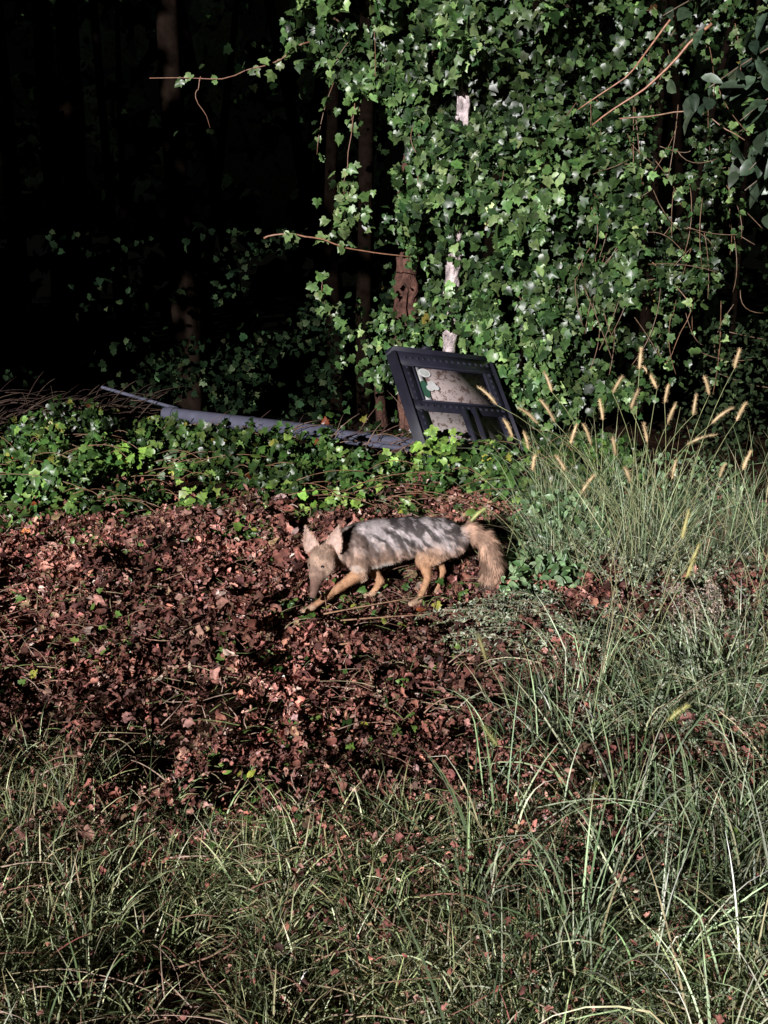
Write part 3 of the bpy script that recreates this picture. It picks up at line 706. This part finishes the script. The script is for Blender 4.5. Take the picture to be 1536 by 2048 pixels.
# fur
tri=BV[BF]; cr=np.cross(tri[:,1]-tri[:,0],tri[:,2]-tri[:,0]); ar=np.linalg.norm(cr,axis=1); fn=nrm(cr)
NS=100000; fi=rng.choice(len(BF),NS,p=ar/ar.sum()); u=rng.random((NS,1)); w=rng.random((NS,1)); sw=(u+w)>1; u=np.where(sw,1-u,u); w=np.where(sw,1-w,w)
P=tri[fi,0]+(tri[fi,1]-tri[fi,0])*u+(tri[fi,2]-tri[fi,0])*w; Nn=fn[fi]
bi,Wf=bone_w(P)
flow=nrm(A_([ (b_[3]-b_[1]) for b_ in bones]))
ov={'trunk':A_([.85,.05,-.65]),'thigh':A_([.4,0,-.9]),'shoulder':A_([.4,.1,-.8]),'head':-f_,'muzzle':-f_,'neck':A_([.5,.3,-.6])}
for i,nm in enumerate(names):
    if nm in ov: flow[i]=nrm(ov[nm])
fl=nrm(Wf@flow)
Ld={'trunk':.027,'neck':.027,'head':.008,'muzzle':.004,'shoulder':.019,'leg':.006,'paw':.004,'thigh':.020,'tail':.040}
Lb=A_([Ld[q] for q in names]); L=(Wf@Lb)*rng.uniform(.6,1.4,NS)
layd={'trunk':.42,'neck':.55,'tail':.6,'thigh':.4}
lay=(Wf@A_([layd.get(q,.3) for q in names]))[:,None]
cl=np.stack([vnoise(P[:,0]+j,P[:,2]+P[:,1],48,80+j)-.5 for j in range(3)],1)
d0=nrm(fl+Nn*lay+cl*.9+rng.normal(0,.15,(NS,3)))
d1=nrm(d0+fl*.4+A_([0,0,-.18]))
side=nrm(np.cross(d0,Nn)); nmz=A_(names)[bi]; wd=np.where(np.isin(nmz,['leg','paw','head','muzzle']),.0009,.0013)[:,None]
V=np.stack([P-side*wd,P+side*wd,P+d0*L[:,None]*.55-side*wd*.7,P+d0*L[:,None]*.55+side*wd*.7,P+d0*L[:,None]*.55+d1*L[:,None]*.45],1)
Fh=A_([(0,1,3),(0,3,2),(2,3,4)]); Fo=(Fh[None]+(np.arange(NS)*5)[:,None,None]).reshape(-1,3)
C=coat(P,Wf,rng.normal(0,1,NS))*rng.uniform(.8,1.25,(NS,1))
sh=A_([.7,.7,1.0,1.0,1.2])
fb=Batch(); fb.add(V.reshape(-1,3),Fo,(C[:,None,:]*sh[None,:,None]).reshape(-1,3)); fb.build('fur',M_fur,coy)

# ears
def ear(base,tip,facing,wid,name):
    base=A_(base);tip=A_(tip); ax=tip-base; Lh=np.linalg.norm(ax); a=ax/Lh; fc=nrm(A_(facing)-a*(A_(facing)@a)); sd=np.cross(a,fc)
    eb=Batch(); nu,nvv=9,9
    for layer,colr in ((0,(.66,.49,.42)),(1,(.60,.39,.28))):
        V=[]
        for j in range(nvv):
            v=j/(nvv-1); ww=wid*.5*(1-v**1.9)*(1+.18*math.sin(v*3.1))
            for i in range(nu):
                u=-1+2*i/(nu-1); th=u*1.25
                V.append(base+a*Lh*v+sd*ww*math.sin(th)/math.sin(1.25)+fc*(-math.cos(th)*ww*.75+ww*.2)-fc*(.004*layer*(1-abs(u)))) 
        F=[]
        for j in range(nvv-1):
            for i in range(nu-1):
                q=j*nu+i; F+=[(q,q+1,q+nu+1),(q,q+nu+1,q+nu)]
        V=A_(V); eb.add(V,F,A_(colr))
        m=500; id_=rng.integers(0,len(V),m); p=V[id_]+rng.normal(0,.002,(m,3)); dd=nrm(a+sd*rng.normal(0,.35,(m,1))+fc*(.25 if layer==0 else -.25)); sdd=sd*.0009
        VV=np.stack([p-sdd,p+sdd,p+dd*rng.uniform(.006,.014,(m,1))],1).reshape(-1,3)
        eb.add(VV,np.arange(m*3).reshape(-1,3),A_(colr)*1.1)
    eb.build(name,M_fur,coy,True)
ear((-.308,4.582,.268),(-.338,4.568,.374),(-.35,-.85,.1),.068,'ear_left')
ear((-.228,4.576,.272),(-.196,4.570,.376),(-.25,-.9,.1),.070,'ear_right')
eb=Batch()
for sg in (-1,1):
    c=SK*.38+ST*.62+s_*sg*.030+n_*.027
    eb.add(SV*[.0075,.007,.006]+c,SF,(.012,.008,.006))
eb.add(SV*[.0145,.012,.011]+NO+f_*.012+n_*.003,SF,(.012,.01,.01))
Pm=[NO+f_*.008-n_*.012,NO-f_*.02-n_*.012+s_*.015,ST-f_*(-.03)-n_*.016+s_*.024]
eb.tube(Pm,[.002,.002,.001],(.02,.01,.01),5)
eb.build('eyes_and_nose',mat_attr('wet_black_material',.15,.6,20,.1),coy,True)
tb=Batch()
for (px,py,pz) in [(-.35,4.56,.026),(-.075,4.79,.02),(.132,4.68,.02),(.217,4.83,.018)]:
    for k in (-1.5,-.5,.5,1.5):
        c=A_([px-.014+abs(k)*.004,py+k*.0095,pz-.004]); tb.add(SV*[.012,.0055,.0075]+c,SF,(.54,.37,.26))
        tb.tube([c+[-.010,0,-.001],c+[-.018,0,-.005]],[.0018,.0006],(.04,.03,.03),5)
tb.build('toes',M_fur,coy,True)
coy.scale=(1,1,1.08)

# ---------------------------------------------------------------- light, sky, camera
az,el=R(22),R(15)
d=Vector((math.sin(az)*math.cos(el),math.cos(az)*math.cos(el),-math.sin(el)))
sl=bpy.data.lights.new('sun','SUN'); sl.energy=5; sl.angle=R(.5); sl.color=(1,.965,.96)
so=bpy.data.objects.new('sun',sl); scene.collection.objects.link(so); so.rotation_euler=d.to_track_quat('-Z','Y').to_euler(); so.location=(-4,-8,4)
w=bpy.data.worlds.new('World'); scene.world=w; w.use_nodes=True; nt=w.node_tree
sky=nt.nodes.new('ShaderNodeTexSky'); sky.sky_type='NISHITA'; sky.sun_disc=False; sky.sun_elevation=el; sky.sun_rotation=math.atan2(-d.x,-d.y)
nt.links.new(sky.outputs['Color'],nt.nodes['Background'].inputs['Color']); nt.nodes['Background'].inputs['Strength'].default_value=.00012
cd=bpy.data.cameras.new('camera'); cd.sensor_fit='VERTICAL'; cd.angle=R(50); cd.clip_end=1000; cd.clip_start=.05
co=bpy.data.objects.new('camera',cd); scene.collection.objects.link(co); co.location=(0,0,1.7); co.rotation_euler=(R(75),0,0); scene.camera=co
scene.view_settings.view_transform='Standard'; scene.view_settings.look='None'; scene.view_settings.exposure=0
